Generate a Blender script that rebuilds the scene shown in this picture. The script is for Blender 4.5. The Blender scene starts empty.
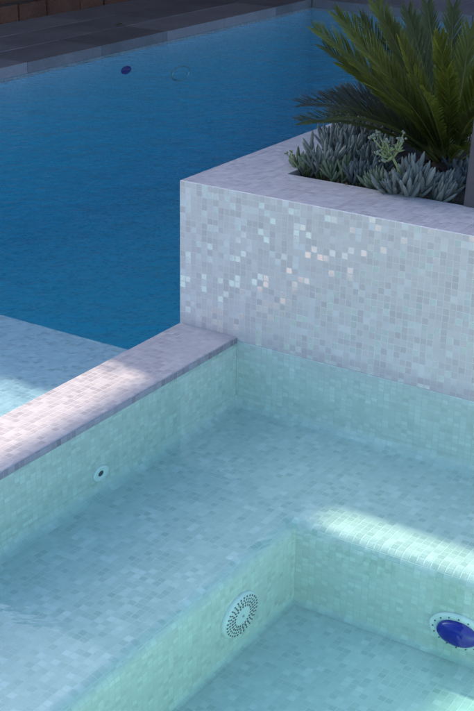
import bpy, bmesh, math, random
from mathutils import Vector, Matrix
random.seed(7)
R = math.radians
sc = bpy.context.scene
COL = sc.collection

# ------------------------------------------------------------ camera
cam_d = bpy.data.cameras.new('camera'); cam = bpy.data.objects.new('camera', cam_d); COL.objects.link(cam)
fw = Vector((-0.49305216, 0.77850866, -0.38836045)).normalized()
rt = Vector((0.84126681, 0.54040509, 0.01524777)).normalized()
up = rt.cross(fw)
m3 = Matrix((rt, up, -fw)).transposed()
cam.matrix_world = Matrix.Translation((2.33046, -3.32781, 1.59583)) @ m3.to_4x4()
cam_d.sensor_fit = 'VERTICAL'; cam_d.sensor_height = 24.0; cam_d.lens = 24.0 * 1329.478 / 711.0
cam_d.clip_start = 0.05; cam_d.clip_end = 500
sc.camera = cam

# ------------------------------------------------------------ light
SUN_T = Vector((2.0, -0.6, -1.0))              # direction the light travels
SUN_EL = math.atan2(1.0, math.hypot(2.0, 0.6))
SUN_AZ = math.atan2(-2.0, 0.6)                 # clockwise from +Y
w = bpy.data.worlds.new('World'); sc.world = w; w.use_nodes = True
nt = w.node_tree; nt.nodes.clear()
sky = nt.nodes.new('ShaderNodeTexSky'); sky.sky_type = 'NISHITA'; sky.sun_disc = False
sky.sun_elevation = SUN_EL; sky.sun_rotation = SUN_AZ
sky.air_density = 1.0; sky.dust_density = 3.2; sky.ozone_density = 4.0
bg = nt.nodes.new('ShaderNodeBackground'); bg.inputs[1].default_value = 0.15
wo = nt.nodes.new('ShaderNodeOutputWorld')
nt.links.new(sky.outputs[0], bg.inputs[0]); nt.links.new(bg.outputs[0], wo.inputs[0])
sd = bpy.data.lights.new('sun', 'SUN'); sd.energy = 3.3; sd.angle = R(0.5); sd.color = (1.0, 0.87, 0.72)
so = bpy.data.objects.new('sun', sd); COL.objects.link(so)
so.rotation_euler = SUN_T.to_track_quat('-Z', 'Y').to_euler()
sc.view_settings.view_transform = 'Standard'; sc.view_settings.look = 'None'
sc.view_settings.gamma = 1; sc.view_settings.exposure = 1.35
sc.view_settings.use_curve_mapping = False
sc.cycles.use_denoising = True
sc.cycles.max_bounces = 10; sc.cycles.diffuse_bounces = 5; sc.cycles.glossy_bounces = 4
sc.cycles.transparent_max_bounces = 12; sc.cycles.volume_bounces = 0
sc.cycles.sample_clamp_indirect = 6.0

# ------------------------------------------------------------ measures (metres, 0 = top of the spa coping)
P = 0.48 / 23.0        # mosaic pitch
ZW = -0.019            # water level
W = 0.2211             # coping width
H = 0.48               # planter height
BENCH = -0.238; WELL = -0.490
SX1, SY0 = 2.35, -2.35 # spa right and near inner edges
WX0, WX1, WY0, WY1 = 0.767, 1.80, -1.95, -0.547
XF, YF = -3.2349, 6.5190
PY1 = 1.30; PX1 = 2.60

# ------------------------------------------------------------ node helpers
class N:
    def __init__(s, name):
        s.m = bpy.data.materials.new(name); s.m.use_nodes = True; s.t = s.m.node_tree; s.t.nodes.clear()
        s.out = s.t.nodes.new('ShaderNodeOutputMaterial')
    def n(s, typ, props=None, **ins):
        d = s.t.nodes.new(typ)
        for k, v in (props or {}).items(): setattr(d, k, v)
        for k, v in ins.items():
            key = int(k[1:]) if k[0] == '_' else k.replace('__', ' ')
            s.set(d.inputs[key], v)
        return d
    def set(s, sock, v):
        if isinstance(v, bpy.types.NodeSocket): s.t.links.new(v, sock)
        elif isinstance(v, bpy.types.Node): s.t.links.new(v.outputs[0], sock)
        else: sock.default_value = v
    def math(s, op, a, b=0.0, c=None):
        d = s.t.nodes.new('ShaderNodeMath'); d.operation = op
        s.set(d.inputs[0], a); s.set(d.inputs[1], b)
        if c is not None: s.set(d.inputs[2], c)
        return d.outputs[0]
    def vm(s, op, a, b=None):
        d = s.t.nodes.new('ShaderNodeVectorMath'); d.operation = op
        s.set(d.inputs[0], a)
        if b is not None:
            if op == 'SCALE': s.set(d.inputs['Scale'], b)
            else: s.set(d.inputs[1], b)
        return d.outputs['Value'] if op in ('DOT_PRODUCT', 'LENGTH') else d.outputs[0]
    def ramp(s, fac, stops, const=False):
        d = s.t.nodes.new('ShaderNodeValToRGB'); s.set(d.inputs[0], fac)
        if const: d.color_ramp.interpolation = 'CONSTANT'
        e = d.color_ramp.elements
        while len(e) < len(stops): e.new(0.5)
        for x, (p, c) in zip(e, stops): x.position = p; x.color = tuple(c) + (1,)
        return d.outputs[0]
    def mix(s, f, a, b, blend='MIX'):
        d = s.t.nodes.new('ShaderNodeMix'); d.data_type = 'RGBA'; d.blend_type = blend
        s.set(d.inputs[0], f)
        s.set(d.inputs[6], a if not isinstance(a, tuple) else tuple(a) + (1,) * (4 - len(a)))
        s.set(d.inputs[7], b if not isinstance(b, tuple) else tuple(b) + (1,) * (4 - len(b)))
        return d.outputs[2]
    def surf(s, bsdf): s.t.links.new(bsdf.outputs[0], s.out.inputs['Surface'])

def mosaic(name, stops, grout, floor=None, wet=False, zscale=1.0, tilt=0.05, rough=0.25, pearl=0.3, seed=0.0, groutw=0.055, spec=0.5):
    k = N(name)
    tc = k.n('ShaderNodeTexCoord').outputs['Object']; geo = k.n('ShaderNodeNewGeometry')
    sp = k.n('ShaderNodeSeparateXYZ', _0=tc); x, y, z = sp.outputs
    z = k.math('MULTIPLY', k.math('SUBTRACT', z, ZW if zscale != 1 else 0.0), 1.0 / zscale)
    sn = k.n('ShaderNodeSeparateXYZ', _0=geo.outputs['True Normal'])
    ax = k.math('GREATER_THAN', k.math('ABSOLUTE', sn.outputs[0]), 0.7)
    az = k.math('GREATER_THAN', k.math('ABSOLUTE', sn.outputs[2]), 0.7)
    # (u,v): floors x,y ; faces looking along x: y,z ; along y: x,z
    def sel(f, a, b):   # f ? a : b
        d = k.n('ShaderNodeMix', {'data_type': 'FLOAT'}); k.set(d.inputs[0], f); k.set(d.inputs[2], b); k.set(d.inputs[3], a); return d.outputs[0]
    u = sel(ax, y, x); v = sel(az, y, z)
    u = k.math('ADD', k.math('DIVIDE', u, P), 1000.0); v = k.math('ADD', k.math('DIVIDE', v, P), 1000.0)
    wp = k.n('ShaderNodeTexNoise', Vector=tc, Scale=7.0, Detail=2.0); ws = k.n('ShaderNodeSeparateXYZ', _0=wp.outputs[1])
    u = k.math('ADD', u, k.math('MULTIPLY_ADD', ws.outputs[0], 0.30, -0.15)); v = k.math('ADD', v, k.math('MULTIPLY_ADD', ws.outputs[1], 0.30, -0.15))
    cu = k.math('FLOOR', u); cv = k.math('FLOOR', v)
    fu = k.math('SUBTRACT', u, cu); fv = k.math('SUBTRACT', v, cv)
    face = k.math('ADD', k.math('MULTIPLY', ax, 37.0), k.math('ADD', k.math('MULTIPLY', az, 71.0), seed))
    cell = k.n('ShaderNodeCombineXYZ', _0=cu, _1=cv, _2=face).outputs[0]
    wn = k.n('ShaderNodeTexWhiteNoise', {'noise_dimensions': '3D'}, Vector=cell)
    wn2 = k.n('ShaderNodeTexWhiteNoise', {'noise_dimensions': '3D'}, Vector=k.vm('ADD', cell, (13.1, 7.7, 3.3)))
    # tiles of one shade come in little runs: blend a clumped noise of the cell index with the white one
    nz = k.n('ShaderNodeTexNoise', Vector=k.vm('SCALE', cell, 0.31), Scale=1.0, Detail=1.0)
    clump = k.math('MULTIPLY_ADD', k.math('SUBTRACT', nz.outputs[0], 0.5), 1.1, 0.0)
    val = k.math('ADD', k.math('MULTIPLY', wn.outputs[0], 0.86), k.math('ADD', clump, 0.07))
    col = k.ramp(val, stops, const=False)
    if floor:
        mz = k.n('ShaderNodeMapRange', {'interpolation_type': 'SMOOTHSTEP'}, Value=k.math('ABSOLUTE', sn.outputs[2])); mz.inputs[1].default_value = 0.15; mz.inputs[2].default_value = 0.97
        fz = mz.outputs[0]; col = k.mix(fz, col, k.ramp(val, floor))
    # slight cloudiness inside each glass tile
    cl = k.n('ShaderNodeTexNoise', Vector=tc, Scale=190.0, Detail=2.0)
    col = k.mix(0.10, col, cl.outputs[0], 'OVERLAY')
    big = k.n('ShaderNodeTexNoise', Vector=tc, Scale=3.0, Detail=3.0)
    col = k.mix(k.math('MULTIPLY', big.outputs[0], 0.14), col, (0.45, 0.45, 0.46))
    du = k.math('MINIMUM', fu, k.math('SUBTRACT', 1.0, fu)); dv = k.math('MINIMUM', fv, k.math('SUBTRACT', 1.0, fv))
    d = k.math('MINIMUM', du, dv)
    g = k.n('ShaderNodeMapRange', {'interpolation_type': 'SMOOTHSTEP'}, Value=d); g.inputs[1].default_value = groutw * .6; g.inputs[2].default_value = groutw * 1.4
    gm = g.outputs[0]                                             # 0 grout, 1 tile
    dirt = k.n('ShaderNodeTexNoise', Vector=tc, Scale=9.0, Detail=4.0)
    gcol = k.mix(k.math('MULTIPLY', dirt.outputs[0], 0.6), tuple(grout), tuple(c * 0.72 for c in grout))
    if floor: gcol = k.mix(fz, gcol, spa_fgrout)
    col = k.mix(gm, gcol, col)
    if wet:
        sz = k.n('ShaderNodeSeparateXYZ', _0=tc).outputs[2]
        wn3 = k.n('ShaderNodeTexNoise', Vector=tc, Scale=14.0, Detail=4.0)
        wm = k.n('ShaderNodeMapRange', {'interpolation_type': 'SMOOTHSTEP'}, Value=k.math('ADD', sz, k.math('MULTIPLY', wn3.outputs[0], 0.05)))
        wm.inputs[1].default_value = 0.075; wm.inputs[2].default_value = 0.02; wm.inputs[3].default_value = 0.0; wm.inputs[4].default_value = 1.0
        col = k.mix(k.math('MULTIPLY', wm.outputs[0], 0.30), col, (0.40, 0.32, 0.33))
    # every tile sits at its own slight angle
    tl = k.vm('SCALE', k.vm('SUBTRACT', wn2.outputs[1], (0.5, 0.5, 0.5)), tilt)
    bmp = k.n('ShaderNodeBump', Strength=0.35, Distance=0.0012, Height=gm)
    wob = k.n('ShaderNodeTexNoise', Vector=tc, Scale=60.0, Detail=1.0)
    wv = k.vm('SCALE', k.vm('SUBTRACT', wob.outputs[1], (0.5, 0.5, 0.5)), tilt * 0.5)
    nor = k.vm('NORMALIZE', k.vm('ADD', bmp.outputs[0], k.vm('ADD', tl, wv)))
    is_p = k.math('MULTIPLY', k.math('GREATER_THAN', k.math('FRACT', k.math('MULTIPLY', wn2.outputs[0], 7.3)), 1.0 - pearl), gm)
    col = k.mix(k.math('MULTIPLY', is_p, 0.9), col, k.mix(wn2.outputs[0], (1.0, 0.84, 0.74), (1.0, 0.90, 0.78)))
    b = k.n('ShaderNodeBsdfPrincipled', Base__Color=col, Normal=nor)
    k.set(b.inputs['Roughness'], k.math('ADD', k.math('MULTIPLY', k.math('SUBTRACT', 1.0, gm), 0.5), k.math('SUBTRACT', k.math('MULTIPLY_ADD', wn.outputs[0], 0.15, rough), k.math('MULTIPLY', is_p, rough * 0.6))))
    k.set(b.inputs['Metallic'], k.math('MULTIPLY', is_p, 0.5))
    k.set(b.inputs['Specular IOR Level'], spec)
    k.set(b.inputs['Specular Tint'], k.mix(wn2.outputs[0], (1.0, 0.88, 0.80), (1.0, 0.97, 0.85)))
    k.surf(b); return k.m

pearl_stops = [(0.0, (0.66, 0.55, 0.51)), (0.22, (0.70, 0.595, 0.55)), (0.5, (0.75, 0.645, 0.59)), (0.82, (0.78, 0.685, 0.63)), (1.0, (0.86, 0.79, 0.73))]
top_stops = [(0.0, (0.41, 0.36, 0.36)), (0.25, (0.45, 0.395, 0.395)), (0.7, (0.50, 0.445, 0.44)), (1.0, (0.56, 0.50, 0.48))]
M = {}
M['wall'] = mosaic('pearl_mosaic', pearl_stops, (0.86, 0.78, 0.73), pearl=0.17, tilt=0.09, wet=True, rough=0.16)
M['top'] = mosaic('coping_mosaic', top_stops, (0.56, 0.52, 0.54), pearl=0.0, tilt=0.06, rough=0.3, seed=5.0)
M['edge'] = mosaic('shaded_row_mosaic', [(0.0, (0.30, 0.23, 0.27)), (0.5, (0.38, 0.31, 0.35)), (1.0, (0.46, 0.39, 0.43))], (0.50, 0.46, 0.49), pearl=0.0, tilt=0.06, seed=9.0)  # darker copy of the coping tiles, with the shade painted in
spa_stops = [(0.0, (0.62, 0.63, 0.57)), (0.25, (0.66, 0.67, 0.61)), (0.6, (0.71, 0.72, 0.66)), (1.0, (0.79, 0.81, 0.75))]
spa_floor = [(0.0, (0.42, 0.54, 0.50)), (0.25, (0.47, 0.58, 0.54)), (0.7, (0.52, 0.63, 0.59)), (1.0, (0.64, 0.72, 0.69))]  # same tiles as the walls; the different light on floors is in this colour
spa_fgrout = (0.56, 0.65, 0.62)
M['spa'] = mosaic('spa_mosaic', spa_stops, (0.66, 0.70, 0.66), floor=spa_floor, zscale=0.62, pearl=0.0, tilt=0.05, seed=2.0)
M['pool'] = mosaic('pool_mosaic', [(0.0, (0.34, 0.44, 0.51)), (0.5, (0.39, 0.50, 0.56)), (1.0, (0.45, 0.55, 0.61))], (0.46, 0.54, 0.58), zscale=0.6, pearl=0.0, tilt=0.05, seed=4.0)

def water(name, absorb, density, scale, strength, dist, stretch=(1, 1, 1), f0=0.02):
    k = N(name)
    tc = k.n('ShaderNodeTexCoord').outputs['Object']; geo = k.n('ShaderNodeNewGeometry')
    v = k.n('ShaderNodeMapping', Vector=tc, Scale=stretch, Rotation=(0, 0, 0.6)).outputs[0]
    a = k.n('ShaderNodeTexNoise', Vector=v, Scale=scale, Detail=3.0, Roughness=0.55, Distortion=0.6)
    b2 = k.n('ShaderNodeTexNoise', Vector=v, Scale=scale * 0.22, Detail=2.0)
    hgt = k.math('ADD', k.math('MULTIPLY', a.outputs[0], 0.6), b2.outputs[0])
    bmp = k.n('ShaderNodeBump', Strength=strength, Distance=dist, Height=hgt)
    c = k.math('ABSOLUTE', k.vm('DOT_PRODUCT', geo.outputs['Incoming'], bmp.outputs[0]))
    F = k.math('MULTIPLY_ADD', k.math('POWER', k.math('SUBTRACT', 1.0, c), 5.0), 1.0 - f0, f0)
    F = k.math('MINIMUM', F, 1.0)
    tr = k.n('ShaderNodeBsdfTransparent'); gl = k.n('ShaderNodeBsdfGlossy', Roughness=0.0, Normal=bmp.outputs[0]); gl.inputs['Color'].default_value = (1, 1, 1, 1)
    mx = k.n('ShaderNodeMixShader', _0=F); k.t.links.new(tr.outputs[0], mx.inputs[1]); k.t.links.new(gl.outputs[0], mx.inputs[2])
    k.surf(mx)
    va = k.n('ShaderNodeVolumeAbsorption', Density=density); va.inputs[0].default_value = tuple(absorb) + (1,)
    k.t.links.new(va.outputs[0], k.out.inputs['Volume'])
    return k.m
M['spa_water'] = water('spa_water', (0.38, 0.97, 0.82), 0.50, 9.0, 0.25, 0.004)
M['pool_deep'] = mosaic('deep_pool_mosaic', [(0.0, (0.34, 0.62, 0.74)), (0.5, (0.38, 0.68, 0.80)), (1.0, (0.44, 0.73, 0.83))], (0.45, 0.68, 0.80), zscale=0.6, pearl=0.0, tilt=0.05, seed=4.0)  # blue light scattered by deep water is put into the tile colour
M['pool_water'] = water('pool_water', (0.24, 0.945, 0.97), 0.85, 21.0, 1.0, 0.013, (1, 1.0, 1))

def stone(name, c1, c2, scale=6.0, rough=0.7, bump=0.3, bd=0.004):
    k = N(name); tc = k.n('ShaderNodeTexCoord').outputs['Object']
    a = k.n('ShaderNodeTexNoise', Vector=tc, Scale=scale, Detail=6.0, Roughness=0.6)
    f = k.n('ShaderNodeTexNoise', Vector=tc, Scale=scale * 14, Detail=3.0)
    ri = k.n('ShaderNodeNewGeometry').outputs['Random Per Island']
    fac = k.math('ADD', k.math('MULTIPLY', a.outputs[0], 0.7), k.math('MULTIPLY', ri, 0.45))
    col = k.ramp(fac, [(0.25, c1), (0.85, c2)])
    col = k.mix(0.25, col, f.outputs[0], 'OVERLAY')
    bmp = k.n('ShaderNodeBump', Strength=bump, Distance=bd, Height=f.outputs[0])
    b = k.n('ShaderNodeBsdfPrincipled', Base__Color=col, Roughness=rough, Normal=bmp.outputs[0]); k.surf(b); return k.m
M['paver'] = stone('bluestone', (0.15, 0.125, 0.125), (0.36, 0.30, 0.30), 3.5, 0.55, 0.5)
M['joint'] = stone('joint_sand', (0.02, 0.018, 0.018), (0.04, 0.036, 0.036))
M['gravel'] = stone('pale_gravel', (0.34, 0.27, 0.20), (0.50, 0.42, 0.33), 3, 0.9, 0.6)
M['brick'] = stone('brown_stone', (0.07, 0.026, 0.015), (0.24, 0.10, 0.06), 5.0, 0.85, 0.8, 0.02)
M['mortar'] = stone('mortar', (0.05, 0.04, 0.035), (0.07, 0.06, 0.05))
M['soil'] = stone('soil', (0.012, 0.009, 0.007), (0.03, 0.022, 0.016), 20, 0.95, 1.0, 0.02)
M['timber'] = stone('dark_timber', (0.030, 0.022, 0.018), (0.06, 0.045, 0.036), 8, 0.7)
M['render'] = stone('painted_render', (0.16, 0.15, 0.14), (0.22, 0.20, 0.19), 4, 0.8)
M['bounce_white'] = stone('bounce_white', (0.70, 0.68, 0.66), (0.78, 0.76, 0.74), 3, 0.7, 0.05)  # for the added roof; white so its underside bounces light
M['post'] = stone('weathered_post', (0.075, 0.065, 0.066), (0.13, 0.115, 0.115), 5, 0.65)

def plain(name, col, rough=0.4, spec=0.5, trans=0.0, var=0.0, scale=20, sub=0.0):
    k = N(name); tc = k.n('ShaderNodeTexCoord').outputs['Object']
    a = k.n('ShaderNodeTexNoise', Vector=tc, Scale=scale, Detail=3.0)
    c = k.mix(a.outputs[0], tuple(x * (1 - var) for x in col), tuple(min(1, x * (1 + var)) for x in col))
    b = k.n('ShaderNodeBsdfPrincipled', Base__Color=c, Roughness=rough); b.inputs['Specular IOR Level'].default_value = spec
    k.surf(b); return k.m
M['plastic'] = plain('white_plastic', (0.80, 0.82, 0.80), 0.35, var=0.05)
M['slot'] = plain('dark_slot', (0.07, 0.085, 0.09), 0.6)
M['lens'] = plain('blue_lens', (0.006, 0.010, 0.30), 0.12, 0.6, var=0.3, scale=50)
M['steel'] = plain('steel', (0.35, 0.36, 0.37), 0.3)
M['debris'] = plain('debris', (0.6, 0.6, 0.55), 0.8)
M['petal'] = plain('flower', (0.55, 0.50, 0.66), 0.7, var=0.2)
M['bud'] = plain('pale_bud', (0.22, 0.24, 0.17), 0.7, var=0.2)
M['stalk'] = plain('pale_stalk', (0.26, 0.30, 0.12), 0.6, var=0.2)
M['trunk'] = stone('cycad_trunk', (0.02, 0.014, 0.01), (0.06, 0.04, 0.025), 30, 0.9, 1.0, 0.01)

def leafmat(name, c1, c2, rough=0.45, translu=0.2, spec=0.4, scale=6):
    k = N(name); tc = k.n('ShaderNodeTexCoord').outputs['Object']
    ri = k.n('ShaderNodeNewGeometry').outputs['Random Per Island']
    a = k.n('ShaderNodeTexNoise', Vector=tc, Scale=scale, Detail=3.0)
    fac = k.math('ADD', k.math('MULTIPLY', ri, 0.55), k.math('MULTIPLY', a.outputs[0], 0.55))
    col = k.ramp(fac, [(0.15, c1), (0.9, c2)])
    b = k.n('ShaderNodeBsdfPrincipled', Base__Color=col, Roughness=rough); b.inputs['Specular IOR Level'].default_value = spec
    t = k.n('ShaderNodeBsdfTranslucent', Color=col)
    mx = k.n('ShaderNodeMixShader', _0=translu); k.t.links.new(b.outputs[0], mx.inputs[1]); k.t.links.new(t.outputs[0], mx.inputs[2])
    k.surf(mx); return k.m
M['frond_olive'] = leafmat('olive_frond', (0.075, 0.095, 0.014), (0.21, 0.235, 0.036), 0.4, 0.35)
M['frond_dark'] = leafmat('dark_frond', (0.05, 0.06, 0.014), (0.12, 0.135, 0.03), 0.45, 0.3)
M['frond_grey'] = leafmat('grey_frond', (0.034, 0.042, 0.030), (0.075, 0.085, 0.060), 0.5, 0.15)
M['rachis'] = plain('rachis', (0.13, 0.13, 0.03), 0.5, var=0.2)
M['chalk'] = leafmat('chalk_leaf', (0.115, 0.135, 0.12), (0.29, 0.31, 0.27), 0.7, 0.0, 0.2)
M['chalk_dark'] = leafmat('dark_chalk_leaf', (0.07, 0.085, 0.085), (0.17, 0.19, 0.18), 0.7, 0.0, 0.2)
M['chalk_green'] = leafmat('green_chalk_leaf', (0.10, 0.13, 0.075), (0.23, 0.27, 0.17), 0.6, 0.0, 0.2)
M['dapple_foliage'] = leafmat('dapple_leaf', (0.03, 0.06, 0.015), (0.07, 0.11, 0.03))

# ------------------------------------------------------------ mesh helpers
def link(name, bm, mat, parent=None, smooth=False):
    me = bpy.data.meshes.new(name); bm.normal_update(); bm.to_mesh(me); bm.free()
    for m in (mat if isinstance(mat, list) else [mat]): me.materials.append(m)
    if smooth:
        for p in me.polygons: p.use_smooth = True
    o = bpy.data.objects.new(name, me); COL.objects.link(o)
    if parent: o.parent = parent
    return o
def tag(o, label=None, cat=None, group=None, kind=None):
    for a, b in (('label', label), ('category', cat), ('group', group), ('kind', kind)):
        if b: o[a] = b
    return o
def empty(name, loc=(0, 0, 0), label=None, cat=None, group=None, kind=None):
    o = bpy.data.objects.new(name, None); o.empty_display_size = 0.1; COL.objects.link(o); o.location = loc
    return tag(o, label, cat, group, kind)
def box(bm, x0, x1, y0, y1, z0, z1, mi=0, bevel=0.0):
    v = [bm.verts.new(p) for p in ((x0,y0,z0),(x1,y0,z0),(x1,y1,z0),(x0,y1,z0),(x0,y0,z1),(x1,y0,z1),(x1,y1,z1),(x0,y1,z1))]
    fs = [bm.faces.new([v[i] for i in q]) for q in ((3,2,1,0),(4,5,6,7),(0,1,5,4),(1,2,6,5),(2,3,7,6),(3,0,4,7))]
    for f in fs: f.material_index = mi
    if bevel:
        es = list({e for f in fs for e in f.edges})
        bmesh.ops.bevel(bm, geom=es, offset=bevel, segments=2, affect='EDGES', profile=0.5)
    return fs
def sheet(bm, pts, mi=0):
    f = bm.faces.new([bm.verts.new(p) for p in pts]); f.material_index = mi; return f
def tube(bm, pts, radii, seg=7, cap=True, mi=0):
    rings = []; n = len(pts); pts = [Vector(p) for p in pts]
    ref = Vector((0, 0, 1))
    for i, p in enumerate(pts):
        t = (pts[min(i+1, n-1)] - pts[max(i-1, 0)]).normalized()
        if i == 0: 
            if abs(t.dot(ref)) > 0.95: ref = Vector((1, 0, 0))
            a = t.cross(ref).normalized()
        else: a = (a - t * a.dot(t)).normalized()
        b = t.cross(a)
        rings.append([bm.verts.new(p + (a*math.cos(2*math.pi*k/seg) + b*math.sin(2*math.pi*k/seg)) * radii[i]) for k in range(seg)])
    for i in range(n-1):
        for k in range(seg):
            f = bm.faces.new((rings[i][k], rings[i][(k+1)%seg], rings[i+1][(k+1)%seg], rings[i+1][k])); f.smooth = True; f.material_index = mi
    if cap:
        for r_, rev in ((rings[0], True), (rings[-1], False)):
            f = bm.faces.new(list(reversed(r_)) if rev else r_); f.material_index = mi
def lathe(bm, prof, M4, seg=40, mi=0, smooth=True):
    # prof: list of (r, h); placed with matrix M4 (axis = local z)
    rings = []
    for r_, h in prof:
        if r_ < 1e-6: rings.append([bm.verts.new(M4 @ Vector((0, 0, h)))])
        else: rings.append([bm.verts.new(M4 @ Vector((r_*math.cos(2*math.pi*k/seg), r_*math.sin(2*math.pi*k/seg), h))) for k in range(seg)])
    for a, b in zip(rings, rings[1:]):
        for k in range(seg):
            k2 = (k+1) % seg
            if len(a) == 1 and len(b) == 1: continue
            if len(a) == 1: f = bm.faces.new((a[0], b[k], b[k2]))
            elif len(b) == 1: f = bm.faces.new((a[k], a[k2], b[0]))
            else: f = bm.faces.new((a[k], a[k2], b[k2], b[k]))
            f.smooth = smooth; f.material_index = mi

# ------------------------------------------------------------ ground and paving
bm = bmesh.new()
# ground sheet with the pool and spa left open, far below the paving
def ring_sheet(bm, ox0, ox1, oy0, oy1, ix0, ix1, iy0, iy1, z):
    for (a, b, c, d) in ((ox0, ox1, oy0, iy0), (ox0, ox1, iy1, oy1), (ox0, ix0, iy0, iy1), (ix1, ox1, iy0, iy1)):
        sheet(bm, ((a, c, z), (b, c, z), (b, d, z), (a, d, z)))
ring_sheet(bm, -150, 150, -150, 150, XF - 0.25, 2.7, -2.7, YF + 0.2, -0.06)
tag(link('ground', bm, M['gravel']), kind='structure')

# pavers: rows of big dark slabs on the far side; each slab a slightly different shade
bm = bmesh.new()
PT = 0.052
def slabs(bm, x0, x1, y0, y1, lx, ly, z1, th, stag=0.0, gap=0.0025, jit=0.0015):
    nrow = max(1, round((x1 - x0) / lx)); lx = (x1 - x0) / nrow
    for i in range(nrow):
        y = y0 - (stag * ly if i % 2 else 0)
        while y < y1 - 1e-6:
            a, b = max(y, y0), min(y + ly, y1)
            if b - a > 0.02:
                dz = random.uniform(-jit, jit)
                box(bm, x0 + i*lx + gap/2, x0 + (i+1)*lx - gap/2, a + gap/2, b - gap/2, z1 - th, z1 + dz, bevel=0.003)
            y += ly
slabs(bm, XF - 0.36, XF + 0.012, -3.0, YF + 0.4, 0.37, 0.745, PT, 0.070)      # edge slabs along the pool
slabs(bm, -4.35, XF - 0.36, -3.0, YF + 0.4, 0.375, 0.745, PT, 0.05, 0.5)
slabs(bm, XF + 0.014, 3.2, YF - 0.012, YF + 0.4, 0.745, 0.5, PT, 0.070)     # end of the pool
slabs(bm, -4.35, 3.2, YF + 0.4, YF + 4.5, 0.745, 0.745, PT, 0.05, 0.5)
slabs(bm, 0.0, 3.2, PY1 + 0.004, YF - 0.014, 0.745, 0.745, PT, 0.05, 0.5)
slabs(bm, 2.62, 4.8, -6.0, PY1, 0.745, 0.745, PT - 0.03, 0.05, 0.5)
slabs(bm, -2.0, 2.62, -6.0, -2.68, 0.745, 0.745, PT - 0.03, 0.05, 0.5)
tag(link('paving', bm, M['paver']), kind='structure')
# solid beds under the paving (kept clear of the basins)
bm = bmesh.new()
box(bm, -4.36, XF - 0.003, -3.0, YF + 4.5, -0.9, -0.021)
box(bm, XF - 0.003, 3.2, YF + 0.003, YF + 4.5, -0.9, -0.021)
tag(link('paving_bed', bm, M['joint']), kind='structure')

# ------------------------------------------------------------ swimming pool
pool = empty('swimming_pool', (XF/2, 3, ZW), 'long deep blue swimming pool behind the raised spa', 'pool')
def pc(o): o.parent = pool; o.matrix_parent_inverse = Matrix.Translation(-Vector(pool.location)); return o
ZD = -1.05
bm = bmesh.new(); sheet(bm, ((XF, 0, ZD), (0, 0, ZD), (0, YF, ZD), (XF, YF, ZD))); pc(link('pool_floor', bm, M['pool_deep']))
bm = bmesh.new()
sheet(bm, ((XF, YF, ZD), (XF, YF, -0.019), (XF, -2.6, -0.019), (XF, -2.6, ZD)))
sheet(bm, ((XF, YF, ZD), (0, YF, ZD), (0, YF, -0.019), (XF, YF, -0.019)))
sheet(bm, ((0.0, PY1, ZD), (0.0, PY1, -0.002), (0.0, YF, -0.002), (0.0, YF, ZD)))
pc(link('pool_wall', bm, M['pool_deep']))
bm = bmesh.new(); box(bm, XF, -0.0005, -2.6, -0.035, -0.9, -0.125, bevel=0.012); pc(link('pool_shelf', bm, M['pool']))
# pale waterline strip under the slabs
bm = bmesh.new()
box(bm, XF - 0.02, XF + 0.004, -2.6, YF, -0.040, -0.0185)
box(bm, XF + 0.004, -0.002, YF - 0.004, YF + 0.02, -0.040, -0.0185)
pc(link('waterline_band', bm, M['wall']))
# water body
bm = bmesh.new(); box(bm, XF - 0.001, 0.01, -2.59, YF + 0.002, -1.15, ZW)
tag(link('pool_water', bm, M['pool_water']), kind='structure')

# fittings on the far wall of the pool
def wall_fitting(cx, cy, cz, nrm, ry, sq):
    z = Vector(nrm); yv = Vector((0, 0, 1)); xv = yv.cross(z)
    return Matrix.Translation((cx, cy, cz)) @ Matrix((xv, yv, z)).transposed().to_4x4() @ Matrix.Diagonal((1, sq, 1, 1))
T4 = wall_fitting(XF + 0.002, 3.975, -0.150, (1, 0, 0), 0, 0.50)
vent = empty('wall_return', (XF, 3.975, -0.150), 'dark oval inlet on the far pool wall under water', 'pool inlet')
bm = bmesh.new(); lathe(bm, [(0.054, 0.0), (0.054, 0.006), (0.044, 0.009), (0.038, 0.004)], T4)
f1 = link('ring', bm, M['lens']); bm = bmesh.new(); lathe(bm, [(0.039, 0.005), (0.03, 0.008), (0, 0.008)], T4); f2 = link('eyeball', bm, M['lens'])
for f in (f1, f2): f.parent = vent; f.matrix_parent_inverse = Matrix.Translation(-vent.location)
T4 = wall_fitting(XF + 0.002, 4.623, -0.270, (1, 0, 0), 0, 0.45)
pl = empty('pool_light', (XF, 4.623, -0.270), 'large round pool lamp, unlit, pale ring low on the far pool wall', 'pool light')
bm = bmesh.new(); lathe(bm, [(0.115, 0.0), (0.115, 0.010), (0.108, 0.014), (0.100, 0.006)], T4); f1 = link('ring', bm, M['wall'])
bm = bmesh.new(); lathe(bm, [(0.101, 0.006), (0.06, 0.012), (0, 0.014)], T4); f2 = link('lens', bm, M['pool_deep'])
for f in (f1, f2): f.parent = pl; f.matrix_parent_inverse = Matrix.Translation(-pl.location)

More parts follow.
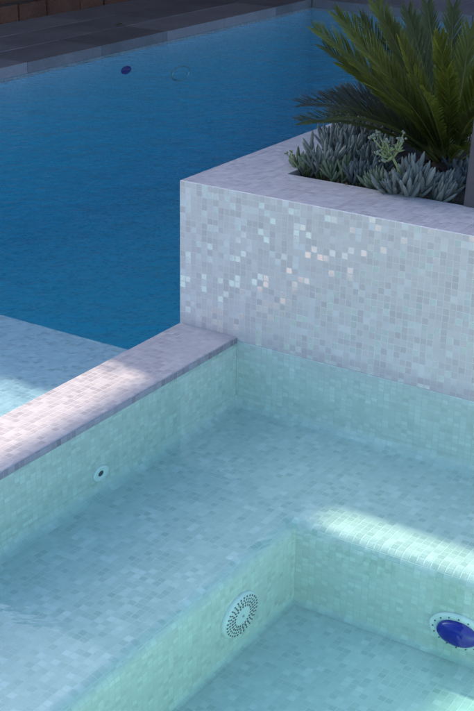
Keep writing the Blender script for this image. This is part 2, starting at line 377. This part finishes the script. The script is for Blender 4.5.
# ------------------------------------------------------------ spa
spa = empty('spa_pool', (1.2, -1.2, ZW), 'raised mosaic spa with a bench and a deeper foot well, turquoise water', 'spa')
def sp_(o): o.parent = spa; o.matrix_parent_inverse = Matrix.Translation(-Vector(spa.location)); return o
bm = bmesh.new()
box(bm, 0.0, W, SY0 - 0.25, 0.0, -0.0218, 0.0)                 # the visible coping
box(bm, W + 0.001, SX1 + 0.25, SY0 - 0.25, SY0, -0.0218, 0.0)
box(bm, SX1, SX1 + 0.25, SY0 + 0.001, -0.001, -0.0218, 0.0)
bmesh.ops.bevel(bm, geom=[e_ for e_ in bm.edges if all(v_.co.z > -0.001 for v_ in e_.verts)], offset=0.0025, segments=2, affect='EDGES', profile=0.5)
sp_(link('coping', bm, M['top']))
bm = bmesh.new()      # inner coping face above the water; its shade is painted as darker tiles
box(bm, W - 0.02, W + 0.0022, SY0 + 0.003, -0.001, -0.0216, -0.0030)
sp_(link('waterline_band', bm, M['edge']))
bm = bmesh.new()      # basin walls under the coping
box(bm, 0.0005, W, SY0 - 0.2, -0.001, -0.95, -0.0222)
box(bm, W, SX1 + 0.2, SY0 - 0.2, SY0, -0.95, -0.0222)
box(bm, SX1, SX1 + 0.2, SY0, -0.001, -0.95, -0.0222)
sp_(link('basin_wall', bm, M['spa']))
# bench: a ring with a rounded (bullnose) inner edge, walls of the foot well included
bm = bmesh.new()
RB = 0.040; RC = 0.035
def loop(x0, x1, y0, y1, rc, z, n=6):
    vs = []
    for (cx, cy, a0) in ((x1-rc, y1-rc, 0), (x0+rc, y1-rc, 90), (x0+rc, y0+rc, 180), (x1-rc, y0+rc, 270)):
        for i in range(n+1):
            a = R(a0 + 90*i/n); vs.append(bm.verts.new((cx + rc*math.cos(a), cy + rc*math.sin(a), z)))
    return vs
loops = []
for i in range(9):      # cove where the basin wall meets the bench
    a = R(90 * i / 8); off = RC * (1 - math.cos(a)); hz = RC * (1 - math.sin(a))
    loops.append(loop(W + 0.0006 + off, SX1 - 0.0006 - off, SY0 + 0.0006 + off, -0.0010 - off, 0.003, BENCH + hz))
for i in range(13):     # rounded edge of the bench
    a = R(90 * i / 12); off = RB * (1 - math.sin(a)); dz = RB * (1 - math.cos(a))
    loops.append(loop(WX0 - off, WX1 + off, WY0 - off, WY1 + off, 0.006 + off, BENCH - dz))
RF = 0.018
for i in range(7):      # small cove at the foot well floor
    a = R(90 * i / 6); off = RF * (1 - math.cos(a)); hz = RF * (1 - math.sin(a))
    loops.append(loop(WX0 + off, WX1 - off, WY0 + off, WY1 - off, 0.006, WELL + hz))
for a, b in zip(loops, loops[1:]):
    n = len(a)
    for k in range(n):
        try: bm.faces.new((a[k], a[(k+1)%n], b[(k+1)%n], b[k]))
        except ValueError: pass
bmesh.ops.recalc_face_normals(bm, faces=bm.faces)
o = sp_(link('bench', bm, M['spa'], smooth=False))
bm = bmesh.new(); sheet(bm, ((WX0, WY0, WELL - .0005), (WX1, WY0, WELL - .0005), (WX1, WY1, WELL - .0005), (WX0, WY1, WELL - .0005)))
sp_(link('foot_well_floor', bm, M['spa']))
bm = bmesh.new(); box(bm, W - 0.008, SX1 + 0.02, SY0 - 0.02, 0.02, -0.6, ZW)
tag(link('spa_water', bm, M['spa_water']), kind='structure')

# jet nozzle in the coping wall
T4 = wall_fitting(W + 0.0005, -0.712, -0.180, (1, 0, 0), 0, 0.68)
nz = empty('jet_nozzle', (W, -0.712, -0.18), 'small white round jet nozzle in the spa wall under the long coping', 'nozzle')
bm = bmesh.new(); lathe(bm, [(0.034, 0.0), (0.034, 0.004), (0.030, 0.006), (0.015, 0.005), (0.011, 0.002)], T4); a = link('ring', bm, M['plastic'])
bm = bmesh.new(); lathe(bm, [(0.0115, 0.0025), (0.005, 0.0015), (0, 0.0015)], T4); b = link('outlet', bm, M['slot'])
for f in (a, b): f.parent = nz; f.matrix_parent_inverse = Matrix.Translation(-nz.location)

# suction cover in the well's side wall
T4 = wall_fitting(WX0 + 0.0005, -0.832, -0.380, (1, 0, 0), 0, 0.70)
dr = empty('suction_cover', (WX0, -0.832, -0.380), 'round white slotted suction grate in the side wall of the foot well', 'drain cover')
bm = bmesh.new(); lathe(bm, [(0.083, 0.0), (0.083, 0.005), (0.078, 0.010), (0.070, 0.012), (0.032, 0.014), (0, 0.015)], T4, 48); a = link('grate', bm, M['plastic'])
bm = bmesh.new()
for rr, cnt, hw, hl in ((0.071, 30, 0.0017, 0.0030), (0.060, 30, 0.0019, 0.0033), (0.049, 24, 0.0022, 0.0036), (0.038, 20, 0.0024, 0.0036)):
    for i in range(cnt):
        th = 2*math.pi*i/cnt; hz = 0.0138 if rr < 0.06 else 0.0129
        c0 = Vector((math.cos(th), math.sin(th), 0)); t0 = Vector((-math.sin(th), math.cos(th), 0))
        q = [c0*(rr-hl) - t0*hw, c0*(rr-hl) + t0*hw, c0*(rr+hl) + t0*hw*1.3, c0*(rr+hl) - t0*hw*1.3]
        bot = [bm.verts.new(T4 @ (p + Vector((0,0,0.011)))) for p in q]; top = [bm.verts.new(T4 @ (p + Vector((0,0,hz+0.0008)))) for p in q]
        bm.faces.new(top)
        for i2 in range(4): bm.faces.new((bot[i2], bot[(i2+1)%4], top[(i2+1)%4], top[i2]))
b = link('slot', bm, M['slot'])
b['kind'] = 'stuff'
bm = bmesh.new(); lathe(bm, [(0.0045, 0.0145), (0.0045, 0.0168), (0, 0.0172)], T4, 12); c = link('screw', bm, M['steel'])
for f in (a, b, c): f.parent = dr; f.matrix_parent_inverse = Matrix.Translation(-dr.location)

# underwater lamp with a blue lens in the well's back wall
T4 = wall_fitting(1.270, WY1 - 0.0005, -0.402, (0, -1, 0), 0, 0.60)
ul = empty('underwater_light', (1.270, WY1, -0.402), 'unlit underwater lamp, deep blue dome lens in a white ring', 'pool light')
bm = bmesh.new(); lathe(bm, [(0.084, 0.0), (0.084, 0.006), (0.079, 0.011), (0.060, 0.013), (0.056, 0.010)], T4, 56); a = link('ring', bm, M['plastic'])
bm = bmesh.new(); lathe(bm, [(0.058, 0.012), (0.057, 0.020), (0.050, 0.028), (0.034, 0.034), (0.016, 0.037), (0, 0.038)], T4, 56); b = link('lens', bm, M['lens'])
scr = []
for i in range(16):
    bm = bmesh.new(); th = 2*math.pi*i/16; lathe(bm, [(0.0022, 0.0125), (0.0022, 0.0152), (0, 0.0155)], T4 @ Matrix.Translation((0.0705*math.cos(th), 0.0705*math.sin(th), 0)), 8)
    scr.append(link('screw', bm, M['slot']))
for f in [a, b] + scr: f.parent = ul; f.matrix_parent_inverse = Matrix.Translation(-ul.location)

# bits of debris
specs = [((0.43, -0.42, BENCH), 'tiny pale fleck lying on the spa bench near the planter wall'), ((0.36, -1.05, BENCH), 'tiny pale fleck lying on the near left part of the spa bench')]
for pnt, lab in specs:
    bm = bmesh.new(); bmesh.ops.create_icosphere(bm, subdivisions=1, radius=0.0035, matrix=Matrix.Translation(Vector(pnt) + Vector((0, 0, 0.002))) @ Matrix.Diagonal((1, .7, .4, 1)))
    tag(link('fleck', bm, M['debris']), lab, 'debris', 'flecks on the spa floor')

# ------------------------------------------------------------ planter
plz = empty('planter_box', (1.3, 0.6, 0), 'raised rectangular planter clad in pearly white mosaic tiles', 'planter')
def pp(o): o.parent = plz; o.matrix_parent_inverse = Matrix.Translation(-Vector(plz.location)); return o
RX0, RY0, RX1, RY1 = 0.236, 0.262, PX1 - 0.236, PY1 - 0.262
bm = bmesh.new()
def quad(a, b, c, d, mi): sheet(bm, (a, b, c, d), mi)
e = 0.0022
quad((0,0,-0.012),(PX1,0,-0.012),(PX1,0,H-e),(0,0,H-e),0)
quad((PX1,0,-0.012),(PX1,PY1,-0.012),(PX1,PY1,H-e),(PX1,0,H-e),0)
quad((PX1,PY1,-0.012),(0,PY1,-0.012),(0,PY1,H-e),(PX1,PY1,H-e),0)
quad((0,PY1,-0.012),(0,0,-0.012),(0,0,H-e),(0,PY1,H-e),0)
quad((0,0,H-e),(PX1,0,H-e),(PX1-e,e,H),(e,e,H),0); quad((0,PY1,H-e),(0,0,H-e),(e,e,H),(e,PY1-e,H),0)
quad((PX1,0,H-e),(PX1,PY1,H-e),(PX1-e,PY1-e,H),(PX1-e,e,H),0); quad((PX1,PY1,H-e),(0,PY1,H-e),(e,PY1-e,H),(PX1-e,PY1-e,H),0)
bmesh.ops.recalc_face_normals(bm, faces=bm.faces)
pp(link('side', bm, M['wall']))
bm = bmesh.new()
for (x0, x1, y0, y1) in ((e, PX1-e, e, RY0), (e, PX1-e, RY1, PY1-e), (e, RX0, RY0, RY1), (RX1, PX1-e, RY0, RY1)):
    sheet(bm, ((x0,y0,H),(x1,y0,H),(x1,y1,H),(x0,y1,H)))
for a, b in (((RX0,RY0),(RX1,RY0)), ((RX1,RY0),(RX1,RY1)), ((RX1,RY1),(RX0,RY1)), ((RX0,RY1),(RX0,RY0))):
    sheet(bm, ((a[0],a[1],H-0.12),(b[0],b[1],H-0.12),(b[0],b[1],H),(a[0],a[1],H)))
pp(link('rim', bm, M['top']))
bm = bmesh.new()
bmesh.ops.create_grid(bm, x_segments=60, y_segments=30, size=1, matrix=Matrix.Translation(((RX0+RX1)/2, (RY0+RY1)/2, H-0.04)) @ Matrix.Diagonal(((RX1-RX0)/2, (RY1-RY0)/2, 1, 1)))
for v in bm.verts: v.co.z += random.uniform(-0.008, 0.010)
pp(link('soil', bm, M['soil'], smooth=True))
# parts of the planter standing in the two waters
bm = bmesh.new()
box(bm, W, SX1, -0.0004, 0.10, -0.95, -0.0125)
pp(link('spa_side_base', bm, M['spa']))
bm = bmesh.new(); box(bm, 0.0, 0.1, 0.0, PY1, -0.95, -0.0125); pp(link('pool_side_base', bm, M['pool']))

# ------------------------------------------------------------ cycad
CB = Vector((0.64, 0.60, 0.40))
cyc = empty('sago_palm', CB, 'sago palm cycad with stiff olive green feather fronds in the mosaic planter', 'cycad')
def cy(o): o.parent = cyc; o.matrix_parent_inverse = Matrix.Translation(-CB); return o
bm = bmesh.new()
tube(bm, [CB + Vector((0, 0, z)) for z in (-0.03, 0.03, 0.09, 0.12)], [0.075, 0.085, 0.07, 0.03], 14)
for i in range(120):
    a = i * 2.399; z = 0.1 * i / 120; d = Vector((math.cos(a), math.sin(a), 0.7)).normalized()
    tube(bm, [CB + Vector((math.cos(a)*0.072, math.sin(a)*0.072, z)), CB + Vector((math.cos(a)*0.072, math.sin(a)*0.072, z)) + d*0.03], [0.012, 0.004], 4)
cy(link('trunk', bm, M['trunk']))
def frond(tip, bow, mat, n=58, ll=0.115, start=0.10, seed=0, w0=0.0021):
    rnd = random.Random(seed)
    tip = Vector(tip); base = CB + Vector((0, 0, 0.09)) + (tip - CB).normalized() * 0.04
    L = (tip - base).length
    mid = (base + tip) / 2 + Vector(bow) * L
    pts = [(1-t)**2 * base + 2*t*(1-t) * mid + t*t * tip for t in [i/24 for i in range(25)]]
    bm = bmesh.new(); tube(bm, pts, [0.0055*(1-0.8*i/24) for i in range(25)], 5, mi=0)
    rb = link('rachis', bm, M['rachis'])
    bm = bmesh.new()
    out = (tip - base); out.z = 0
    for i in range(n):
        t = start + (1-start) * (i + 0.5) / n
        p = (1-t)**2 * base + 2*t*(1-t) * mid + t*t * tip
        tg = (2*(1-t)*(mid-base) + 2*t*(tip-mid)).normalized()
        side = tg.cross(Vector((0.30, -0.55, 0.75)))
        if side.length < 0.2: side = tg.cross(out.normalized() if out.length > 1e-3 else Vector((1, 0, 0)))
        side.normalize(); nup = side.cross(tg).normalized()
        prof = math.sin(math.pi * min(1, (t - start) / (1 - start) * 0.86 + 0.12)) ** 0.6
        le = ll * 1.08 * (0.35 + 0.65*prof) * rnd.uniform(0.8, 1.08)
        for s in (-1, 1):
            ang = R(38 - 12*t + rnd.uniform(-8, 8))
            d = (tg*math.cos(ang) + side*s*math.sin(ang)*0.8 + nup*math.sin(ang)*0.6).normalized()
            wv = d.cross(side*s*0.3 + nup).normalized() * w0
            droop = -nup * le * 0.06
            q = [p, p + d*le*0.35, p + d*le*0.72 + droop*0.5, p + d*le + droop]
            v = [bm.verts.new(q[0]-wv*.6), bm.verts.new(q[0]+wv*.6), bm.verts.new(q[1]+wv), bm.verts.new(q[1]-wv), bm.verts.new(q[2]+wv*.8), bm.verts.new(q[2]-wv*.8), bm.verts.new(q[3])]
            bm.faces.new((v[0], v[1], v[2], v[3])); bm.faces.new((v[3], v[2], v[4], v[5])); bm.faces.new((v[5], v[4], v[6]))
    fo = link('frond', bm, mat)
    rb.parent = fo; return cy(fo)
O, D, G = M['frond_olive'], M['frond_dark'], M['frond_grey']
cp = Vector((2.33046, -3.32781, 1.59583))
u_, r_ = up, rt
def FT(px, py, dep):     # real positions measured from the photograph at a chosen distance from the camera
    return cp + (fw + rt*((px-237)/1329.478) - up*((py-355.5)/1329.478)) * dep
FR = [  # tip, distance, bow (sideways/up), material, leaflet length
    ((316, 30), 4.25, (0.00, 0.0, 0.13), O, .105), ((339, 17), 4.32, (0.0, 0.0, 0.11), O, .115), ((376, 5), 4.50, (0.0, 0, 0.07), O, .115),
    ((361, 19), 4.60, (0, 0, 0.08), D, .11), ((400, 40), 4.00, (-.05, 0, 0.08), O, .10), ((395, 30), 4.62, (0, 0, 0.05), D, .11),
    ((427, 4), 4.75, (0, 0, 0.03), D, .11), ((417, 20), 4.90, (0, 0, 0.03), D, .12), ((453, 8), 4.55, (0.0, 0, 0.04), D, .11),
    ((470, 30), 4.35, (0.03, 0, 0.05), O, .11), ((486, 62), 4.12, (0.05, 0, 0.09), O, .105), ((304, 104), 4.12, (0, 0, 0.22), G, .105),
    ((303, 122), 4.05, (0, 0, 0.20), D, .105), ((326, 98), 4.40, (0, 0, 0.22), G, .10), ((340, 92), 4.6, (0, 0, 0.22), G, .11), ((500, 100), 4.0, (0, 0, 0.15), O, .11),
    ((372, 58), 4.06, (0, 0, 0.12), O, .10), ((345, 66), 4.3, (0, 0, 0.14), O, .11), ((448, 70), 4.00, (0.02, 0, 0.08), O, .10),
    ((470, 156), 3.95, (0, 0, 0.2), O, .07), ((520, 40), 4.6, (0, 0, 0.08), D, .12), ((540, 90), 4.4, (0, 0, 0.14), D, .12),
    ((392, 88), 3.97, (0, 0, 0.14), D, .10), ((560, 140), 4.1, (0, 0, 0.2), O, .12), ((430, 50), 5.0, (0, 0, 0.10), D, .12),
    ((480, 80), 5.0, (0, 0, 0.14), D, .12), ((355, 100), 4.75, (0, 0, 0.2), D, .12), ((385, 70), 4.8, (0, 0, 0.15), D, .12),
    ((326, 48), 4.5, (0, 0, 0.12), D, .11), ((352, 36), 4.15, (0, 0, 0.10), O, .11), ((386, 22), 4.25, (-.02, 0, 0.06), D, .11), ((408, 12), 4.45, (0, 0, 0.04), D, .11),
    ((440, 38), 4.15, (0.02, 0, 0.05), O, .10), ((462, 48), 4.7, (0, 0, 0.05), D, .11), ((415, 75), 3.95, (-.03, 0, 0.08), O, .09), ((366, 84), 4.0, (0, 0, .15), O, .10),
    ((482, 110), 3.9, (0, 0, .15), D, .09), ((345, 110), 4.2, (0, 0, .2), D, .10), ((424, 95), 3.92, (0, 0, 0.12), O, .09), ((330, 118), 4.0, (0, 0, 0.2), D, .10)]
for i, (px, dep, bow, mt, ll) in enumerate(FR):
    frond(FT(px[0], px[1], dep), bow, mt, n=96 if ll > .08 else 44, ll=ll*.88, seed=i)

# ------------------------------------------------------------ succulents
def finger(bm, p, d, L, r, rnd, curve=0.25):
    d = Vector(d).normalized(); upv = Vector((0, 0, 1))
    pts = []; q = Vector(p); n = 6
    for i in range(n + 1):
        pts.append(q.copy()); d = (d + (upv - d) * curve / n).normalized(); q = q + d * (L / n)
    rad = [r*0.55, r*0.9, r, r, r*0.92, r*0.72, r*0.18]
    tube(bm, pts, rad, 6)
def chalk(px, py, z, hgt, spread, nstem, lab, mat, seed, fl=0.062, fr=0.0052, lean=(0, 0), dx=None):
    rnd = random.Random(seed)
    base = Vector(dx) if dx else FTz(px, py, z)
    root = empty('blue_chalk_sticks', base, lab, 'succulent', 'succulents in the planter')
    bmS = bmesh.new(); bmL = bmesh.new()
    for s in range(nstem):
        a = rnd.uniform(0, 2*math.pi); rr = spread * math.sqrt(rnd.random())
        b0 = base + Vector((math.cos(a), math.sin(a), 0)) * rr * 0.5
        out = Vector((math.cos(a)*rr/spread*0.5 + lean[0], math.sin(a)*rr/spread*0.5 + lean[1], 1)).normalized()
        L = hgt * rnd.uniform(0.45, 1.0)
        tube(bmS, [b0, b0 + out*L*0.5, b0 + out*L], [0.004, 0.0035, 0.003], 5)
        nf = rnd.randint(6, 10)
        for k in range(nf):
            t = 0.35 + 0.65*k/(nf-1); p = b0 + out*L*t; az = k*2.4 + rnd.uniform(-.3, .3)
            spr = 0.85*(1-t) + 0.30 + rnd.uniform(-.1, .25)
            d = out + Vector((math.cos(az), math.sin(az), 0)) * spr
            finger(bmL, p, d, fl*rnd.uniform(0.7, 1.2)*(1 - .15*t), fr*rnd.uniform(.85, 1.25), rnd, rnd.uniform(-.1, .9))
    for nm, b_, m_ in (('stem', bmS, M['stalk']), ('leaves', bmL, mat)):
        o = link(nm, b_, m_); o.parent = root; o.matrix_parent_inverse = Matrix.Translation(-base)
    return root
def FTz(px, py, z):
    d = fw + rt*((px-237)/1329.478) - up*((py-355.5)/1329.478); return cp + d*((z-cp.z)/d.z)
C1, C2, C3 = M['chalk'], M['chalk_dark'], M['chalk_green']
ZS = 0.45
chalk(304, 176, ZS, .075, .035, 6, 'small green finger-leaved succulent at the planter opening\'s left corner', C3, 1, .05)
chalk(325, 180, ZS, .10, .05, 9, 'upright blue-grey finger succulent, second from the left planter corner', C1, 2, .065)
chalk(340, 186, ZS, .06, .04, 7, 'low green-tinged finger succulent against the front rim below the lowest frond', C3, 3, .06)
chalk(347, 172, ZS, .12, .055, 10, 'tall dense blue-grey finger succulent under the lowest palm frond', C1, 4, .07)
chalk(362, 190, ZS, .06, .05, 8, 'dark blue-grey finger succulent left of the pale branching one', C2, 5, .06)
chalk(380, 176, ZS, .12, .05, 10, 'blue-grey finger succulent just left behind the pale flower stalks', C1, 6, .065)
chalk(384, 196, ZS, .05, .045, 8, 'low silvery succulent trailing left over the front rim', C3, 7, .07, .0055, (-.5, -.1))
chalk(410, 202, ZS, .085, .06, 13, 'large silvery blue succulent with thick curved fingers at the front rim', C1, 8, .085, .0068)
chalk(432, 205, ZS, .055, .05, 8, 'silvery succulent with fingers bending right near the brown post', C1, 9, .085, .0062, (.5, .2))
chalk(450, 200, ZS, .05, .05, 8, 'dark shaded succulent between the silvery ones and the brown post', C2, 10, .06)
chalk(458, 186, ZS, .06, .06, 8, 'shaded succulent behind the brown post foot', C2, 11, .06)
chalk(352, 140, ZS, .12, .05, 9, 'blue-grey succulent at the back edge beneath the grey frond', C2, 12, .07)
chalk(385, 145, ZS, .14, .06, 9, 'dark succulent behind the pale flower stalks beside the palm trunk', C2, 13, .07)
chalk(395, 199, ZS, .05, .04, 8, 'loose silvery succulent spilling over the front rim beside the pale flower stalks', C1, 21, .08, .0058, (-.2, -.6))
chalk(330, 165, ZS, .11, .05, 9, 'upright blue-grey finger succulent at the left edge of the bed behind the front row', C1, 22, .07)
chalk(365, 158, ZS, .13, .05, 9, 'blue-grey succulent in the middle of the bed under the grey frond tips', C1, 23, .07)
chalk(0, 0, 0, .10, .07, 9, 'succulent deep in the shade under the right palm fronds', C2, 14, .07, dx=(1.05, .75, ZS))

# pale branching flower stalks
fs = empty('flowering_succulent', FTz(407, 196, ZS), 'pale green branching flower stalks with grey buds rising from the silvery succulent', 'succulent')
bm = bmesh.new(); bb = bmesh.new(); b0 = FTz(407, 196, ZS)
def bud(bmx, p, r, rnd):
    for i in range(6):
        q = Vector(p) + Vector((rnd.uniform(-r, r), rnd.uniform(-r, r), rnd.uniform(-r*.6, r)))
        bmesh.ops.create_icosphere(bmx, subdivisions=1, radius=r*rnd.uniform(.4, .7), matrix=Matrix.Translation(q))
rnd = random.Random(3)
fork = FT(393, 158, 4.02)
tube(bm, [b0, (b0+fork)/2 + Vector((.01, 0, 0)), fork], [.005, .0045, .0042], 6)
for (px, py, dd) in ((378, 133, 4.05), (372, 137, 4.02), (386, 141, 4.0), (399, 139, 4.03), (404, 133, 4.06), (403, 141, 4.0), (377, 153, 4.0), (383, 160, 3.99)):
    tp = FT(px, py, dd); m_ = (fork + tp)/2 + Vector((0, 0, -.006))
    tube(bm, [fork, m_, tp], [.0035, .003, .0024], 5); bb = bmesh.new(); bud(bb, tp, .0075, rnd); o = link('bud', bb, M['bud']); o.parent = fs; o.matrix_parent_inverse = Matrix.Translation(-b0)
    for q in range(3):
        dv = Vector((rnd.uniform(-1, 1), rnd.uniform(-1, 1), rnd.uniform(0, 1))).normalized()*.022
        tube(bm, [m_, m_ + dv*.6, m_ + dv], [.0035, .003, .0006], 5)
for nm, b_, m_ in (('stalk', bm, M['stalk']),):
    o = link(nm, b_, m_); o.parent = fs; o.matrix_parent_inverse = Matrix.Translation(-b0)
fs = empty('dried_flower', FTz(302, 176, ZS), 'thin yellowish flower stalk leaning out at the left corner of the planting', 'flower')
bm = bmesh.new(); bb = bmesh.new(); b0 = FTz(302, 176, ZS); t0 = FT(290, 158, 4.02)
tube(bm, [b0, (b0+t0)/2 + Vector((0, 0, .008)), t0], [.0028, .0024, .002], 5)
for dxy in ((-.012, 0, .012), (.01, 0, .008), (-.004, .01, .016)):
    tp = t0 + Vector(dxy); tube(bm, [t0, tp], [.002, .0015], 4); bb = bmesh.new(); bud(bb, tp, .005, rnd); o = link('bud', bb, M['rachis']); o.parent = fs; o.matrix_parent_inverse = Matrix.Translation(-b0)
for nm, b_, m_ in (('stalk', bm, M['stalk']),):
    o = link(nm, b_, m_); o.parent = fs; o.matrix_parent_inverse = Matrix.Translation(-b0)
# mauve flower head behind the grey frond
b0 = FTz(385, 150, ZS); t0 = FT(373, 112, 4.42)
fs = empty('mauve_flower', b0, 'small mauve white flower head between the grey and olive fronds', 'flower')
bm = bmesh.new(); tube(bm, [b0, (b0+t0)/2 + Vector((.01, 0, 0)), t0], [.003, .0026, .002], 5); bb = bmesh.new()
for i in range(14):
    a = i*2.4; rr = .003*math.sqrt(i); c0 = t0 + Vector((math.cos(a)*rr, math.sin(a)*rr, rnd.uniform(-.006, .008)))
    bmesh.ops.create_icosphere(bb, subdivisions=1, radius=.0055, matrix=Matrix.Translation(c0) @ Matrix.Diagonal((1, 1, .5, 1)))
for nm, b_, m_ in (('stalk', bm, M['stalk']), ('petals', bb, M['petal'])):
    o = link(nm, b_, m_); o.parent = fs; o.matrix_parent_inverse = Matrix.Translation(-b0)

# dry leaves lying about
M['dry'] = leafmat('dry_leaf', (0.10, 0.055, 0.025), (0.26, 0.16, 0.07), 0.8)
def dry_leaf(x, y, z, L, a, lab):
    bm = bmesh.new(); n = 7; rows = []
    for i in range(n):
        t = i/(n-1); ww = 0.22*L*math.sin(math.pi*min(.98, max(.03, t)))**.8; cz = z + .003 + 0.10*L*math.sin(math.pi*t) + 0.05*L*t
        rows.append([bm.verts.new((x + math.cos(a)*L*(t-.5) - math.sin(a)*k*ww, y + math.sin(a)*L*(t-.5) + math.cos(a)*k*ww, cz + abs(k)*ww*.5)) for k in (-1, 0, 1)])
    for p_, q_ in zip(rows, rows[1:]):
        for k in (0, 1): bm.faces.new((p_[k], p_[k+1], q_[k+1], q_[k]))
    tag(link('dry_leaf', bm, M['dry'], smooth=True), lab, 'leaf', 'dry leaves')
dry_leaf(0.600, 0.243, H, .034, .5, 'small curled brown leaf on the planter front rim below the silvery succulent')
dry_leaf(0.455, 0.252, H, .020, 2.1, 'tiny brown leaf on the planter front rim, left of the bigger one')
dry_leaf(-3.62, 4.42, PT, .07, 1.1, 'brown leaf lying on the dark paving beyond the pool')

# ------------------------------------------------------------ brown post leaning in the planter, at the right edge
pb = Vector((0.885, 0.292, 0.44)); ptp = pb + Vector((0.055, 0.04, 1.9))
post = empty('brown_post', pb, 'brown weathered post standing in the planter at the right edge of the picture', 'post')
bm = bmesh.new()
hw = 0.038
vb = []
for c0, s in ((pb, 1.0), (pb + (ptp-pb)*0.5, 1.0), (ptp, 0.98)):
    vb.append([bm.verts.new(c0 + Vector((a*hw*s, b*hw*s, 0))) for a, b in ((-1,-1),(1,-1),(1,1),(-1,1))])
for a, b in zip(vb, vb[1:]):
    for k in range(4): bm.faces.new((a[k], a[(k+1)%4], b[(k+1)%4], b[k]))
bm.faces.new(vb[-1]); bm.faces.new(list(reversed(vb[0])))
bmesh.ops.bevel(bm, geom=list(bm.edges), offset=.004, segments=2, affect='EDGES')
o = link('shaft', bm, M['post']); o.parent = post; o.matrix_parent_inverse = Matrix.Translation(-pb)

# ------------------------------------------------------------ stone wall on the far side
sw = empty('stone_wall', (-4.5, 3, PT), 'rough brown stone wall behind the dark paving, top left corner', 'wall')
bm = bmesh.new(); box(bm, -4.70, -4.375, -3, 11.2, PT - 0.1, 1.75)
a = link('mortar_core', bm, M['mortar']); bm = bmesh.new()
z = PT - 0.02; row = 0
while z < 1.75:
    hh = random.uniform(0.09, 0.15); y = -3 + random.uniform(-.2, 0)
    while y < 11.2:
        ln = random.uniform(0.18, 0.42); dd = random.uniform(0, .018)
        fs_ = box(bm, -4.42, -4.352 + dd - .009, y + .006, y + ln - .006, z + .005, z + hh - .005, bevel=.012)
        y += ln
    z += hh
for v in bm.verts:
    v.co += Vector((random.uniform(-.004, .004), random.uniform(-.004, .004), random.uniform(-.004, .004)))
b = link('stones', bm, M['brick'])
for f in (a, b): f.parent = sw; f.matrix_parent_inverse = Matrix.Translation(-sw.location)

# ------------------------------------------------------------ made-up sun blocker, out of frame: its edge and beam cast the shade
RZ = 2.3
pv = empty('sun_blocker', (-8, 5, 0), 'unseen roof and beam added to block the sun', 'sun_blocker')
SXs, SYs = 2.0 * RZ, 0.6 * RZ
EY = -0.345 + SYs                    # roof edge along x
bx0, bx1 = 0.165 - SXs, 0.285 - SXs  # the wide beam
bx2 = bx1 + 0.60; EB = 0.09          # the roof is notched back right of the beam
bm = bmesh.new(); box(bm, -13, bx0, EY, 12, RZ, RZ + 0.03); box(bm, bx0, bx2, EY + EB, 12, RZ, RZ + 0.03); box(bm, bx2, -1.1, EY, 12, RZ, RZ + 0.03)
rr = 0.06; EN = EY + EB
pts = [Vector((bx1, EN + .01))] + [Vector((bx1 + rr - rr*math.sin(R(t)), EN - rr + rr*math.cos(R(t)))) for t in range(90, -1, -10)] + [Vector((bx1 + rr, EN + .01))]
vt = [bm.verts.new((p.x, p.y, RZ + .001)) for p in pts]; vb_ = [bm.verts.new((p.x, p.y, RZ + .029)) for p in pts]
bm.faces.new(vt); bm.faces.new(list(reversed(vb_)))
for i in range(len(pts)): bm.faces.new((vt[i], vt[(i+1) % len(pts)], vb_[(i+1) % len(pts)], vb_[i]))
a = link('roof', bm, M['bounce_white'])
bm = bmesh.new(); box(bm, bx0, bx1, EY - 4.5, EN - .002, RZ, RZ + 0.03)
b = link('beam', bm, M['timber'])
bm = bmesh.new()
ps = []
for (x, y) in ((-12.5, 2.0), (-12.5, 11.5), (bx0 + .1, EY - 4.4), (-1.4, 11.5)):
    q = bmesh.new(); box(q, x-.07, x+.07, y-.07, y+.07, -.05, RZ - .002); ps.append(link('column', q, M['timber']))
bm.free()
for f in [a, b] + ps: f.parent = pv; f.matrix_parent_inverse = Matrix.Translation(-pv.location)
# unseen leaves added along the roof edge to break up the shade
vi = empty('dapple_vine', (-5, EY, RZ), 'unseen leaves added on the roof edge to dapple the shade', 'dapple_foliage')
bm = bmesh.new(); rnd = random.Random(11)
for i in range(420):
    x = rnd.uniform(-7.5, bx1); y = EY + .02 - abs(rnd.gauss(0, .012 if x > bx1 else .05)); z_ = RZ + rnd.uniform(-.03, .05)
    if bx1 < x and y < EY - .05: continue
    s = rnd.uniform(.015, .035); a_ = rnd.uniform(0, 6.28); t_ = rnd.uniform(-.6, .6)
    dx_ = Vector((math.cos(a_), math.sin(a_), t_))*s; dy_ = Vector((-math.sin(a_), math.cos(a_), rnd.uniform(-.4, .4)))*s*.7
    c0 = Vector((x, y, z_)); vs = [bm.verts.new(c0 + k) for k in (-dx_, dy_, dx_, -dy_)]; bm.faces.new(vs)
tube(bm, [(-7.6, EY - .01, RZ + .04), (-6, EY - .005, RZ + .045), (bx1, EY - .01, RZ + .04)], [.006, .006, .003], 5)
o = link('dapple_leaves', bm, M['dapple_foliage']); o.parent = vi; o.matrix_parent_inverse = Matrix.Translation(-vi.location)

# house behind the far end of the pool (out of frame, seen only in reflections)
hs = empty('garden_house', (-2, 14, 0), 'rendered house wall beyond the far end of the pool', 'house')
bm = bmesh.new(); box(bm, -14, 8, 12.2, 16, -.05, 3.4); a = link('wall', bm, M['render'])
a.parent = hs; a.matrix_parent_inverse = Matrix.Translation(-hs.location)
